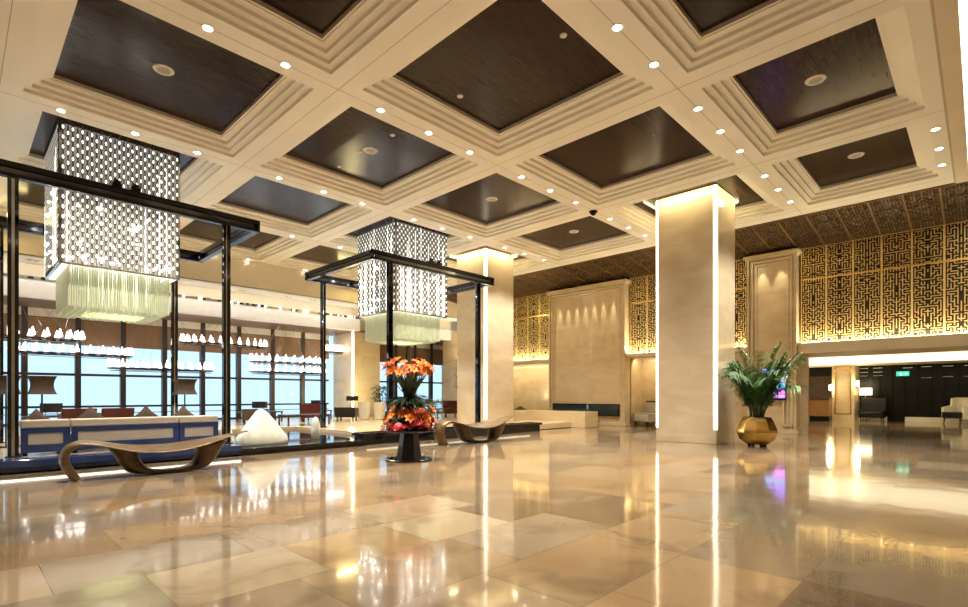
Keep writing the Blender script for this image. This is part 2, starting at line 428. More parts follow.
# ------------------------------------------------------------------ columns
def column(n, xa, xb, ya, yb, strips, top=5.84, label=''):
    c = struct(MB().box(xa, xb, ya, yb, 0, top).build('column', 'column', bevel=0.008))
    s = 0.036
    for (x, y) in strips:
        s = .036 if (x < xa + .1 and y < ya + .1) else .03
        MB().box(x - s, x + s, y - s, y + s, 0.33, top - 0.02).build('light_strip', 'led', c)
    return c
column(1, 11.90, 13.11, 4.28, 5.70, [(11.93, 4.31), (11.93, 5.67), (13.08, 5.67)])
column(2, 11.90, 13.27, 11.45, 12.79, [(11.93, 11.48), (13.24, 12.76)])
column(3, 11.88, 13.27, 19.30, 20.9, [(11.91, 19.33)], 4.7)
# lit coves in the two coffers that hold the columns
for (ya, yb, nm) in ((YS[1], YS[2], 'r'), (YS[3], YS[4], 'l')):
    x0, x1 = XS[4], XS[5]; d0, d1 = 0.44, 0.52
    m = MB()
    m.box(x0 + d0, x1 - d0, ya + d0, ya + d1, 5.782, 5.80); m.box(x0 + d0, x1 - d0, yb - d1, yb - d0, 5.782, 5.80)
    m.box(x0 + d0, x0 + d1, ya + d1, yb - d1, 5.782, 5.80); m.box(x1 - d1, x1 - d0, ya + d1, yb - d1, 5.782, 5.80)
    struct(m.build('trim_cove_light', 'ledy'))
    cx, cy = (x0 + x1) / 2, (ya + yb) / 2
    for (lx, ly) in ((x0 + .75, cy), (cx, ya + .75), (x1 - .75, cy), (cx, yb - .75)):
        r = math.atan2(cy - ly, cx - lx)
        lamp('AREA', 'cove_lamp', (lx, ly, 5.80), 6, (1, .84, .45), rot=(math.radians(62), 0, r - PI / 2), size=1.3, size_y=0.1, shape='RECTANGLE')

# ------------------------------------------------------------------ window side (left)
bk = MB()
bk.box(X0, 19.5, 17.55, 17.7, 4.71, HB + 0.3)
bk.box(X0, 19.5, 18.75, 18.9, 4.29, 4.95)
struct(bk.build('wall_bulkhead', 'plaster'))
struct(MB().box(X0, 19.5, 17.56, 18.75, 4.71, 4.75).build('trim_soffit_ledge', 'paleblue'))
struct(MB().box(X0, 11.86, 18.70, 18.95, 3.80, 4.30).build('trim_fascia', 'white'))
struct(MB().box(13.3, 19.5, 18.70, 18.95, 3.80, 4.30).build('trim_fascia_far', 'white'))
struct(MB().box(X0, 19.5, 18.95, 21.2, 3.80, 3.87).build('ceiling_lounge', 'wood'))
cs = MB()
x = X0
while x < 11.8:
    wd = random.uniform(0.04, 0.16)
    cs.box(x, x + wd, 18.66, 18.72, 4.295, 4.35 + random.uniform(0, .03), random.choice([0, 0, 1, 2])); x += wd
struct(cs.build('trim_crystal_strip', ['steel', 'darkmetal', 'bead']))
lamp('AREA', 'fascia_lamp', (4.0, 18.2, 4.69), 26, (1, .97, .92), rot=(math.radians(28), 0, 0), size=15, size_y=.08, shape='RECTANGLE')  # added light in place of the cove, to brighten the white fascia
# ledge spots
for k, xx in enumerate((6.9, 8.55, 9.5, 1.5)):
    t = thing('soffit_spotlight', 'small twin spotlight set in the pale soffit ledge, %s' % ['above the second ring chandelier', 'left of the smaller crystal chandelier', 'beside the far window column', 'behind the larger crystal chandelier'][k], 'spotlight', (xx, 18.2, 4.71), 0, 'soffit spotlights')
    MB().box(-.16, .16, -.06, .06, -.008, 0).build('frame', 'trim', t)
    for q in (-.07, .07): MB().lathe([(.001, -.012), (.04, -.012)], 12, (q, 0, 0), cap=False).build('lens', 'leather', t)
# windows
wx = [-3.9, -2.7, -1.3, 0.05, 1.53, 2.82, 4.03, 5.26, 6.51, 7.81, 9.14, 10.45, 11.75]
wx2 = [13.35, 14.2, 15.3, 16.5, 17.6, 18.5]
def window(n, xa, xb):
    m = MB()
    m.box(xa - .075, xa + .075, 20.86, 21.06, 0.2, 3.80)
    f = struct(m.build('window_%d' % n, 'mull'))
    r = MB()
    for z, h in ((1.77, .04), (0.74, .035), (3.53, .03), (0.22, .03), (0.52, .012)):
        r.box(xa + .075, xb - .075, 20.93, 21.0, z - h, z + h)
    r.build('rail', 'mull', f)
    MB().box(xa + .07, xb - .07, 20.975, 20.985, 0.2, 3.80).build('pane', 'glass', f)
    MB().box(xa + .08, xb - .08, 20.90, 20.915, 2.72, 3.53).build('blind', 'blind', f)
    MB().box(xa + .075, xb - .075, 20.90, 21.03, 3.55, 3.80).build('header', 'cream', f)
n = 1
for a, b in list(zip(wx, wx[1:])) + list(zip(wx2, wx2[1:])):
    window(n, a, b); n += 1
struct(MB().box(X0, 19.5, 20.86, 21.2, 0, 0.2).build('wall_window_sill', 'black'))
struct(MB().box(13.25, 13.32, 20.5, 21.1, 0, 3.80).add([], []).build('wall_column_return', 'plaster'))
struct(MB().box(X0, 19.5, 21.0, 21.3, 3.82, 6.0).build('wall_window', 'plaster'))
struct(MB().box(X0 - .3, X0, -5.3, 21.3, 0, 6.1).build('wall_left', 'plaster'))
struct(MB().box(X0 - .3, 28.9, -5.3, -5, 0, 6.1).build('wall_back', 'plaster'))
# yellow wall-wash over the bulkhead behind the steel portals
lamp('AREA', 'wash_lamp', (0.2, 17.1, 5.5), 16, (1, .85, .35), rot=(math.radians(-35), 0, 0), size=2.2, size_y=.2, shape='RECTANGLE')
lamp('AREA', 'wash_lamp', (10.9, 17.1, 5.5), 16, (1, .85, .35), rot=(math.radians(-35), 0, 0), size=2.0, size_y=.2, shape='RECTANGLE')

# ------------------------------------------------------------------ lounge platform and pool
pf = MB()
pf.box(-3.9, 3.66, 9.72, 10.0, 0.02, 0.20); pf.box(-3.9, 3.66, 9.62, 9.74, 0.10, 0.20)
struct(pf.build('trim_platform_edge', 'navy', bevel=.006))
struct(MB().box(-3.9, 3.66, 10.0, 20.9, 0.02, 0.19).build('floor_lounge', 'wallm'))
struct(MB().box(7.0, 16.9, 10.16, 20.9, 0.02, 0.19).build('floor_lounge_far', 'wallm'))
struct(MB().box(3.66, 7.0, 14.5, 20.9, 0.02, 0.19).build('floor_lounge_middle', 'wallm'))
pool = MB()
pool.box(3.66, 6.3, 9.74, 9.9, 0.0, 0.13); pool.box(3.66, 6.3, 9.66, 9.75, 0.07, 0.13)
struct(pool.build('trim_pool_rim', 'black', bevel=.005))
struct(MB().box(3.66, 7.0, 9.9, 14.5, 0.02, 0.11).build('floor_pool', 'black'))
lg = MB(); lg.box(6.3, 12.6, 9.80, 10.16, 0, 0.27); lg.box(6.25, 12.62, 9.72, 10.2, 0.20, 0.27)
struct(lg.build('trim_black_ledge', 'black', bevel=.006))
lamp('AREA', 'toe_lamp', (1.0, 9.66, 0.09), 1.6, (1, .85, .6), rot=(math.radians(-60), 0, 0), size=5.3, size_y=.04, shape='RECTANGLE')
lamp('AREA', 'toe_lamp', (8.0, 9.70, 0.10), 0.6, (1, .85, .6), rot=(math.radians(-60), 0, 0), size=8.0, size_y=.04, shape='RECTANGLE')

# ------------------------------------------------------------------ gold wall side (right)
WX = 17.0
wr = MB()
wr.box(WX, WX + .3, -5, 18.0, 2.5, 5.9, 0)
struct(wr.build('wall_right_upper', 'back'))
low = MB()
low.box(17.9, 18.2, 3.9, 9.4, 0, 2.5); low.box(17.9, 18.2, 12.3, 18.2, 0, 2.5)
low.box(17.0, 17.9, 9.12, 9.40, 0, 2.5)
low.box(16.95, 18.0, 5.05, 9.15, 2.42, 2.52); low.box(16.95, 18.0, 12.5, 18.0, 2.42, 2.52)
low.box(17.0, 17.3, 18.0, 19.3, 0, 4.26); low.box(18.4, 18.7, 18.0, 21, 0, 4.26)
low.box(17.0, 17.15, 3.58, 3.95, 0, 2.42); low.box(17.0, 18.0, 5.0, 5.6, 0, 2.5)
struct(low.build('wall_right', 'wallm'))
# ledge below the gold screen over the opening
struct(MB().box(16.72, 17.4, -5, 3.77, 2.28, 2.585).build('trim_gold_ledge', 'plaster', bevel=.01))
struct(MB().box(16.72, 17.05, 5.10, 9.11, 2.46, 2.585).build('trim_niche_ledge', 'plaster', bevel=.01))
struct(MB().box(16.72, 17.05, 12.48, 18, 2.46, 2.585).build('trim_niche_ledge_far', 'plaster', bevel=.01))
# sloping gold soffit backing
sb = MB(); sb.quad((14.73, -5, HB), (14.73, 18.2, HB), (17.0, 18.2, 5.30), (17.0, -5, 5.30))
sb.quad((14.73, -5, HB + .05), (17.0, -5, 5.35), (17.0, 18.2, 5.35), (14.73, 18.2, HB + .05))
struct(sb.build('ceiling_sloped', 'backdark'))

def lattice(L, W, ncol, seed, t=0.030, dep=0.025):
    """fretwork: mirrored maze of bars on a W x L panel, local y across, z along, face at -x"""
    rnd = random.Random(seed); nr = int(round(L / (W / ncol))); h = ncol // 2
    cw = W / ncol; ch = L / nr
    seen = {(0, 0)}; stack = [(0, 0)]; opened = set()
    while stack:
        c = stack[-1]
        nb = [(c[0] + a, c[1] + b) for a, b in ((1, 0), (-1, 0), (0, 1), (0, -1)) if 0 <= c[0] + a < h and 0 <= c[1] + b < nr and (c[0] + a, c[1] + b) not in seen]
        if not nb: stack.pop(); continue
        q = rnd.choice(nb); seen.add(q); opened.add(frozenset((c, q))); stack.append(q)
    m = MB()
    def bar(y0, y1, z0, z1):
        for s in (1, -1):
            y0 = max(y0, t / 2)
            a, b = sorted((s * (W / 2 - y0), s * (W / 2 - y1)))
            m.box(-dep, 0, a - t / 2, b + t / 2, z0 - t / 2, z1 + t / 2)
    for i in range(h):              # horizontal bars
        for j in range(nr - 1):
            if frozenset(((i, j), (i, j + 1))) not in opened and rnd.random() < 0.93: bar(i * cw, (i + 1) * cw, (j + 1) * ch, (j + 1) * ch)
    j = 0
    while j < nr:
        k = j + rnd.choice([1, 1, 2, 3])
        if rnd.random() < .75: m.box(-dep, 0, -t / 2, t / 2, j * ch, min(k, nr) * ch)
        j = k + rnd.choice([0, 1])
    for i in range(h - 1):          # vertical bars, merged
        j = 0
        while j < nr:
            if frozenset(((i, j), (i + 1, j))) in opened: j += 1; continue
            k = j
            while k + 1 < nr and frozenset(((i, k + 1), (i + 1, k + 1))) not in opened: k += 1
            bar((i + 1) * cw, (i + 1) * cw, j * ch, (k + 1) * ch); j = k + 1
    m.box(-dep * 1.3, 0, -W / 2, -W / 2 + .022, 0, L); m.box(-dep * 1.3, 0, W / 2 - .022, W / 2, 0, L)
    m.box(-dep, 0, -W / 2, W / 2, 0, .02); m.box(-dep, 0, -W / 2, W / 2, L - .02, L)
    return m
PW = 0.62
wm = [lattice(2.70, PW, 10, s, .022).mesh('fretwork_screen', ['lattice']) for s in (3, 8, 14)]
slope = math.hypot(17.0 - 14.76, 0.30)
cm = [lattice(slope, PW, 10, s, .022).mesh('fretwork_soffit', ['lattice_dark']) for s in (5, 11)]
SECT = ((0.06, 3.73, 'gold fretwork screen panel on the wall above the right-hand opening', 'gold fretwork panels above the opening'),
        (5.14, 9.07, 'gold fretwork screen panel between the tall marble panel and the pilaster', 'gold fretwork panels above the armchair niche'),
        (12.53, 17.5, 'gold fretwork screen panel left of the tall marble panel', 'gold fretwork panels left of the marble panel'))
for ya, yb, lab, grp in SECT:
    cnt = round((yb - ya) / PW); p = (yb - ya) / cnt
    for k in range(cnt):
        o = bpy.data.objects.new('fretwork_screen', wm[k % 3]); COL.objects.link(o); o.location = (16.90, ya + (k + .5) * p, 2.585); o.scale = (1, p / PW * .998, 1)
        tag(o, lab, 'screen', grp)
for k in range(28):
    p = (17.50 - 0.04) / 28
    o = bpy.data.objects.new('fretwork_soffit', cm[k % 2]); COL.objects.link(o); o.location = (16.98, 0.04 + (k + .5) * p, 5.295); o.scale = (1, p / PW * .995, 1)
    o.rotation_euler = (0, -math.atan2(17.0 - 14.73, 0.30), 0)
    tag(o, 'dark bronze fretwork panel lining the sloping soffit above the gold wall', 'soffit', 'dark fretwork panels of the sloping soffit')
for ya, yb, lab, grp in SECT:
    struct(MB().box(16.855, 16.875, ya, yb, 4.36, 4.40).build('trim_gold_band', 'gold'))  # bright reflection line across the screens, shaped as a thin gold bar
# uplights at the foot of the screens
for (ya, yb) in ((-0.5, 3.72), (5.12, 9.08), (12.52, 18.0)):
    lamp('AREA', 'screen_uplight', (16.75, (ya + yb) / 2, 2.60), 13 * (yb - ya), (1, .88, .6), rot=(0, math.radians(180 + 16), 0), size=0.06, size_y=yb - ya, shape='RECTANGLE')
    lamp('AREA', 'niche_lamp', (17.3, (ya + yb) / 2, 2.40), 4 * (yb - ya), (1, .82, .5), rot=(0, math.radians(-25), 0), size=0.1, size_y=yb - ya, shape='RECTANGLE')

def framed_panel(name, ya, yb, zt, xf, label):
    """marble panel with stepped frame and cornice standing proud of the gold wall"""
    p = struct(MB().box(xf + .06, WX + .05, ya, yb, 0, zt).build(name, 'wallm'))
    m = MB()
    for (a, d) in ((0.0, 0.09), (0.10, 0.06), (0.20, 0.03)):
        b = 0.075
        m.box(xf + .06 - d, xf + .07, ya + a, ya + a + b, 0.12, zt - a)
        m.box(xf + .06 - d, xf + .07, yb - a - b, yb - a, 0.12, zt - a)
        m.box(xf + .06 - d, xf + .07, ya + a + b, yb - a - b, zt - a - b, zt - a)
    m.box(xf - .10, WX, ya - .08, yb + .08, zt, zt + .07); m.box(xf - .05, WX, ya - .04, yb + .04, zt - .06, zt)
    m.box(xf - .03, WX, ya - .03, yb + .03, 0, 0.12)
    m.build('moulding', 'wallm', p, bevel=.006)
    return p
framed_panel('wall_chimney_panel', 9.12, 12.47, 5.16, 16.62, '')
framed_panel('wall_pilaster', 3.78, 5.09, 5.18, 16.62, '')
# lower pilaster moulding right of the display
pm = MB()
for y in (3.86, 4.08): pm.box(16.58, 16.66, y, y + .05, .25, 2.2)
pm.box(16.58, 16.66, 3.86, 4.13, .22, .28)
struct(pm.build('trim_pilaster', 'wallm'))
# scallop lights on the big panel and pilaster
for k in range(7):
    y = 9.62 + k * 0.39
    lamp('SPOT', 'scallop_spot', (16.53, y, 5.06), 70, (1, .88, .66), rot=(0, math.radians(-4.5), 0), spot_size=math.radians(20), spot_blend=.7, shadow_soft_size=.02)
for y in (4.18, 4.68):
    lamp('SPOT', 'scallop_spot', (16.50, y, 5.08), 30, (1, .86, .6), rot=(0, math.radians(-5), 0), spot_size=math.radians(45), spot_blend=.8, shadow_soft_size=.02)
# fireplace slot
fp = thing('fireplace', 'long black glazed fireplace slot low in the tall marble panel', 'fireplace', (16.60, 10.8, 0.35))
MB().box(-.02, .07, -1.46, 1.46, 0.0, 0.44).build('surround', 'black', fp)
MB().box(-.03, -.02, -1.42, 1.42, 0.04, 0.40).build('glass_front', 'fireglass', fp)
# low marble wall in front
struct(MB().box(14.8, 15.6, 9.6, 15.4, 0, 0.55).build('wall_low_marble', 'wallm', bevel=.01))
for k, (y, s, h, lab) in enumerate([(14.55, .10, .26, 'narrow dark peaked ornament at the left end of the low marble wall'), (13.95, .24, .30, 'largest dark peaked ornament on the low marble wall'),
                               (13.25, .13, .12, 'smallest dark peaked ornament on the low marble wall'), (12.75, .24, .14, 'long low dark ornament on the low marble wall')]):
    m = MB(); m.add([(-.12, -s, 0), (.12, -s, 0), (.12, s, 0), (-.12, s, 0), (.02, -.02, h), (-.02, .03, h)], [(0, 3, 2, 1), (0, 1, 4), (1, 2, 4), (2, 5, 4), (2, 3, 5), (3, 0, 5), (0, 4, 5)])
    tag(m.build('peaked_ornament', 'darkwood', None, (15.2, y, .55)), lab, 'ornament', 'dark ornaments on the low marble wall')

# ------------------------------------------------------------------ reception beyond the opening (far right)
struct(MB().box(17.3, 28.4, -5, 3.9, 2.40, 2.44).build('ceiling_reception', 'plaster'))
struct(MB().box(18.2, 28.4, 3.9, 8, 2.40, 2.44).build('ceiling_reception_side', 'plaster'))
struct(MB().box(20.6, 25.5, -4.8, 7.5, 2.385, 2.395).build('trim_luminous_cove', 'luminous'))
struct(MB().box(28.0, 28.3, -5, 8, 0, 2.44).build('wall_reception', 'blackwall'))
struct(MB().box(18.2, 28.3, 8, 8.3, 0, 2.44).build('wall_reception_side', 'plaster'))
struct(MB().box(27.90, 28.0, -1, 2.35, 0.0, 0.20).build('baseboard_reception', 'cream'))
struct(MB().box(27.90, 28.0, 2.95, 4.0, 0.0, 0.20).build('baseboard_reception_far', 'cream'))
wp = MB()
y = -1.0
while y < 3.9:
    wp.box(27.94, 28.0, y, y + .025, .2, 2.4); y += .42
for yy, zz in [(.2, 2.28), (.85, 2.28), (1.5, 2.28), (2.1, 2.25), (3.1, 2.28), (3.6, 2.28), (.2, 1.85), (.85, 1.85), (1.5, 1.82), (3.1, 1.95), (3.6, 1.95), (3.1, 2.1), (3.6, 2.1)]:
    wp.box(27.90, 27.97, yy, yy + .32, zz, zz + .022, 1)
struct(wp.build('trim_reception_panels', ['blackwall', 'steel']))
rp = struct(MB().box(26.7, 28.0, 3.92, 4.72, 0, 2.42).build('wall_reception_pier', 'wallm'))
m = MB()
for a, d in ((.10, .03),):
    m.box(26.7 - d, 26.71, 3.92 + a, 3.96 + a, .3, 2.3); m.box(26.7 - d, 26.71, 4.68 - a, 4.72 - a, .3, 2.3); m.box(26.7 - d, 26.71, 3.92 + a, 4.72 - a, 2.26, 2.3); m.box(26.7 - d, 26.71, 3.92 + a, 4.72 - a, .3, .34)
m.build('moulding', 'gold', rp)
ds = thing('reception_desk', 'brown wooden reception desk behind the marble pier', 'desk', (26.0, 5.4, 0))
MB().box(-.3, .3, -.75, .9, .22, .95).build('body', 'midwood', ds)
MB().box(-.36, .36, -.78, .93, .95, 1.0).build('desktop', 'darkwood', ds)
MB().box(-.25, .25, -.75, .9, 0, .22).build('plinth', 'blackwall', ds)
pc = thing('wall_picture', 'dark framed picture hanging behind the reception desk', 'picture', (27.9, 5.35, 1.0))
MB().box(0, .06, -.72, .55, 0, .98).build('frame', 'darkwood', pc)
MB().box(-.01, 0, -.66, .50, .06, .92).build('canvas', 'brownshade', pc)
struct(MB().box(27.85, 27.95, 5.92, 6.6, .3, 2.1).build('window_reception', 'led'))  # glowing panel for the lit vertical strip left of the picture
# wall sconce light
for (yy, zz, lab) in ((3.82, 1.6, 'lit wall sconce on the right side of the marble pier'), (4.80, 1.45, 'lit wall sconce on the left side of the marble pier')):
    t = thing('wall_sconce', lab, 'sconce', (26.85, yy, zz), 0, 'reception sconces')
    MB().box(-.05, .05, -.05, .05, -.12, .12).build('shade', 'whiteshade', t); MB().box(-.03, .03, -.03, .03, -.16, -.12).build('bracket', 'gold', t)
    lamp('POINT', 'sconce_lamp', (-.2, 0, 0), 22, (1, .8, .45), t, shadow_soft_size=.1)
# floor lamp behind the black chair
fl = thing('floor_lamp', 'lit white square shaded lamp behind the black leather armchair', 'lamp', (27.4, 3.62, 0))
MB().box(-.2, .2, -.2, .2, 1.12, 1.42).build('lamp_shade', 'whiteshade', fl)
MB().tube((0, 0, 0), (0, 0, 1.12), .02).build('pole', 'gold', fl); MB().lathe([(.16, 0), (.16, .03)], 20).build('base', 'gold', fl)
# exit sign
ex = thing('exit_sign', 'small green illuminated exit sign on the black reception wall', 'sign', (27.88, 2.42, 2.02))
MB().box(0, .05, -.21, .21, -.095, .095).build('sign_box', 'exit', ex)
m = MB()
m.box(-.005, 0, .05, .075, .02, .05); m.box(-.005, 0, .02, .10, -.01, .01); m.box(-.005, 0, .05, .07, -.03, .02); m.box(-.005, 0, .02, .05, -.06, -.03); m.box(-.005, 0, .07, .10, -.06, -.035)
m.box(-.005, 0, -.14, -.03, -.01, .01); m.add([(-.005, -.17, 0), (-.005, -.12, .035), (-.005, -.12, -.035)], [(0, 1, 2)])
m.build('running_figure_and_arrow', 'exitmark', ex)

# digital display on the pilaster
dsp = thing('display_screen', 'portrait digital display glowing purple on the pilaster behind the palm', 'display', (16.55, 4.33, 1.0))
MB().box(0, .06, -.30, .34, -.03, .90).build('bezel', 'leather', dsp, bevel=.005)
MB().box(-.006, 0, -.28, .32, .02, .88).build('screen', 'screen', dsp)

# ------------------------------------------------------------------ crystal chandeliers
def chandelier(loc, label, strands=4, S=1.82, zt=5.83, zb=3.42, zs=2.68):
    t = thing('crystal_chandelier', label, 'chandelier', loc)
    h = S / 2; nc = 27; nr = 14
    me = MB()
    me.box(-h, h, -.012, 0, zb, zt, 0)
    L = MB(); Bd = MB()
    cw = S / nc; ch = (zt - zb) / nr
    for i in range(nc):
        x = -h + (i + .5) * cw
        L.box(x - .004, x + .004, -.030, -.018, zb, zt)
        for j in range(nr - (i % 2)):
            z = zb + (j + .5 + .5 * (i % 2)) * ch
            rx, rz = cw * .47, ch * .36
            o = []
            for s, y in ((1.0, -.030), (.62, -.034), (.62, -.012), (1.0, -.012)):
                for k in range(6):
                    a = PI / 6 + PI / 3 * k + PI / 3 * .5
                    o.append((x + rx * s * math.cos(a), y, z + rz * s * math.sin(a)))
            fs = []
            for q in range(3):
                for k in range(6): fs.append((q * 6 + k, q * 6 + (k + 1) % 6, (q + 1) * 6 + (k + 1) % 6, (q + 1) * 6 + k))
            L.add(o, fs)
            L.box(x - .011, x + .011, -.032, -.016, z + rz * .9, z + ch - rz * .9)
            if True:
                b = [(x + rx * .64 * math.cos(PI / 3 * (k + 1)), -.0335, z + rz * .64 * math.sin(PI / 3 * (k + 1))) for k in range(6)]
                Bd.add(b, [tuple(range(6))])
    for q in range(strands):
        x = random.uniform(-h + .03, h - .03); Bd.box(x - .006, x + .006, -.040, -.034, zb, zb + random.uniform(.5, 1) * (zt - zb))
    m1, m2, m3 = me.mesh('mesh_screen', ['mesh']), L.mesh('link_net', ['link']), Bd.mesh('crystal_beads', ['bead'])
    for q in range(4):
        a = q * PI / 2
        f = bpy.data.objects.new('crystal_panel', m1); COL.objects.link(f); f.parent = t
        f.location = (h * math.sin(a), -h * math.cos(a), 0); f.rotation_euler = (0, 0, a)
        for nm, mm in (('link_net', m2), ('crystal_beads', m3)):
            o = bpy.data.objects.new(nm, mm); COL.objects.link(o); o.parent = f; o['kind'] = 'stuff'
    fr = MB()
    for sx in (-1, 1):
        for sy in (-1, 1): fr.box(sx * h - .02, sx * h + .02, sy * h - .02, sy * h + .02, zb - .02, zt)
        fr.box(-h, h, sx * h - .02, sx * h + .02, zb - .03, zb); fr.box(sx * h - .02, sx * h + .02, -h, h, zb - .03, zb)
        fr.box(-h, h, sx * h - .025, sx * h + .025, zt - .02, zt + .03); fr.box(sx * h - .025, sx * h + .025, -h, h, zt - .02, zt + .03)
    fr.build('frame', 'steel', t)
    # lit tray between the shade and the rods
    MB().box(-h + .04, h - .04, -h + .04, h - .04, zb + .0, zb + .02).build('light_tray', 'bead', t)
    r = MB(); g = h - .13
    nrd = 44
    for ring, zz in ((g, zs), (g - .12, zs - .02), (g - .3, zs - .04)):
        for k in range(nrd):
            p = -ring + 2 * ring * (k + .5) / nrd
            for (x, y) in ((p, -ring), (p, ring), (-ring, p), (ring, p)):
                r.tube((x, y, zb), (x, y, zz + random.uniform(0, .02)), .0095, None, 5)
    for a in range(16):
        for b in range(16):
            r.tube((-g + .1 + a * (2 * g - .2) / 15, -g + .1 + b * (2 * g - .2) / 15, zs + .12), (-g + .1 + a * (2 * g - .2) / 15, -g + .1 + b * (2 * g - .2) / 15, zs - .03), .02, None, 5)
    o = r.build('glass_rod_curtain', 'rod', t); o['kind'] = 'stuff'
    b0 = MB().blob((0, 0, 0), .022, .022, .022, 8).mesh('bulb', ['bulb'])  # small glowing dots put in for the sparkle glints on the crystals
    for q in range(4):
        a = q * PI / 2
        for k in range(22):
            u = random.uniform(-h + .08, h - .08)
            z = zb + random.choice([.08, .12, .35, .55, .8, 1.05, 1.3]) + random.uniform(-.05, .05)
            o = bpy.data.objects.new('bulb', b0); COL.objects.link(o); o.parent = t
            sc = random.choice([.6, .8, 1.0, 1.35]); o.scale = (sc, sc, sc)
            o.location = (u * math.cos(a) + (h + .045) * math.sin(a), u * math.sin(a) - (h + .045) * math.cos(a), z)
    lamp('POINT', 'chandelier_lamp', (0, 0, 3.15), 25, (1, .9, .68), t, shadow_soft_size=.25)
    return t
chandelier((2.21, 12.35, 0), 'larger crystal box chandelier with pale glass rods over the left sofas')
chandelier((9.26, 12.31, 0), 'smaller looking crystal box chandelier with glass rods above the flowers', 16)

# ------------------------------------------------------------------ black steel portals
def portal(loc, label, xa, xb, pa, pb, dy):
    t = thing('steel_portal', label, 'portal', loc)
    zt = 4.51; z0 = 0.19; hb = .11
    for y in (0, dy):
        for x in (pa, pb):
            m = MB()
            m.box(x - .062, x - .018, y - .05, y + .05, z0, zt - hb * 2, 0); m.box(x + .018, x + .062, y - .05, y + .05, z0, zt - hb * 2, 0)
            m.box(x - .022, x + .022, y - .02, y + .02, z0, zt - hb * 2, 1)
            m.box(x - .09, x + .09, y - .07, y + .07, z0, z0 + .02, 0)
            m.build('post', ['postmetal', 'steel'], t, bevel=.004)
        m = MB()
        for z in (zt - .06, zt - .2): m.box(xa, xb, y - .055, y + .055, z - .025, z + .06 if z > zt - .1 else z + .03, 0)
        m.box(xa, xa + .05, y - .05, y + .05, zt - .22, zt); m.box(xb - .05, xb, y - .05, y + .05, zt - .22, zt)
        m.box(xa + .1, xb - .1, y - .02, y + .02, zt - .17, zt - .08, 1)
        m.build('beam', ['darkmetal', 'chrome'], t, bevel=.004)
    for x in (xa + .06, xb - .06):
        m = MB(); m.box(x - .06, x + .06, .05, dy - .05, zt - .1, zt); m.box(x - .06, x + .06, .05, dy - .05, zt - .22, zt - .16); m.box(x - .03, x + .03, .05, dy - .05, zt - .16, zt - .1, 1)
        m.build('cross_beam', ['darkmetal', 'chrome'], t, bevel=.004)
    mid = (pa + pb) / 2 - .1
    for dx in (-.13, .13):
        m = MB(); m.box(mid + dx - .07, mid + dx + .07, -.09, .09, zt, zt + .05); m.tube((mid + dx, 0, zt + .05), (mid + dx + .02, -.02, zt + .12), .05, .055, 10)
        m.build('spotlight', 'leather', t)
    return t
portal((0, 10.2, 0), 'tall black steel portal frame round the larger chandelier and sofas', 0.30, 4.19, 0.62, 3.58, 3.24)
portal((0, 10.24, 0), 'tall black steel portal frame round the smaller chandelier behind the flower table', 6.80, 10.95, 7.32, 10.33, 3.2)

# ------------------------------------------------------------------ bronze benches
def ribbon(pts, w, edge=0.0):
    """pts: (x, z, thickness, halfwidth)"""
    m = MB(); vs = []; n = len(pts)
    for k, (x, z, th, hw) in enumerate(pts):
        a = pts[max(0, k - 1)]; b = pts[min(n - 1, k + 1)]
        d = Vector((b[0] - a[0], 0, b[1] - a[1])).normalized(); nn = Vector((-d.z, 0, d.x))
        for s, y in ((.5, -hw), (.5, hw), (-.5, hw), (-.5, -hw)):
            vs.append((x + nn.x * th * s, y, z + nn.z * th * s - (edge * max(0, hw - .2) / .15 if y < 0 else 0)))
    fs = []
    for k in range(n - 1):
        for q in range(4):
            e = (q + 1) % 4
            fs.append((k * 4 + q, k * 4 + e, k * 4 + 4 + e, k * 4 + 4 + q))
    fs += [(0, 1, 2, 3), ((n - 1) * 4 + 3, (n - 1) * 4 + 2, (n - 1) * 4 + 1, (n - 1) * 4)]
    m.add(vs, fs)
    return m
def bench(loc, label):
    t = thing('bronze_bench', label, 'bench', loc, 0, 'sculpted bronze benches')
    seat = [(.14, .0, .11, .16), (.13, .03, .11, .16), (.05, .15, .12, .17), (.0, .28, .12, .18), (.03, .40, .11, .20), (.13, .485, .08, .22), (.27, .50, .06, .25), (.5, .455, .05, .30), (.75, .40, .045, .34), (1.05, .38, .045, .35),
            (1.35, .39, .045, .34), (1.65, .425, .045, .29), (1.95, .47, .04, .20), (2.2, .52, .03, .10), (2.28, .535, .02, .05)]
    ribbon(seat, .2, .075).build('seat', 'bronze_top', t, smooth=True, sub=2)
    pr = [((.38, .445), (.80, .395)), ((.49, .36), (.83, .30)), ((.57, .2), (.87, .17)), ((.64, .06), (.94, .085)), ((.78, .0), (1.03, .06)), ((1.2, .0), (1.2, .05)), ((1.5, .0), (1.40, .06)),
          ((1.74, .02), (1.49, .10)), ((1.85, .2), (1.53, .22)), ((1.95, .36), (1.52, .33)), ((2.04, .465), (1.49, .40))]
    m = MB(); vs = []
    for k, (a, b) in enumerate(pr):
        hw = .21 - .05 * math.sin(PI * k / (len(pr) - 1))
        vs += [(a[0], -hw, a[1]), (a[0], hw, a[1]), (b[0], hw, b[1]), (b[0], -hw, b[1])]
    n = len(pr); fs = [(0, 1, 2, 3), (n * 4 - 1, n * 4 - 2, n * 4 - 3, n * 4 - 4)]
    for k in range(n - 1):
        for q in range(4):
            e = (q + 1) % 4; fs.append((k * 4 + q, k * 4 + 4 + q, k * 4 + 4 + e, k * 4 + e))
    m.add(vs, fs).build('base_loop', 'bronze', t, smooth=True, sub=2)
    return t
b1 = bench((0.98, 8.42, 0), 'long curved bronze bench in front of the blue backed sofas')
b2 = clone(b1, (7.42, 8.58, 0), 0.0, 'curved bronze bench between the flower table and the marble column', 1.09)

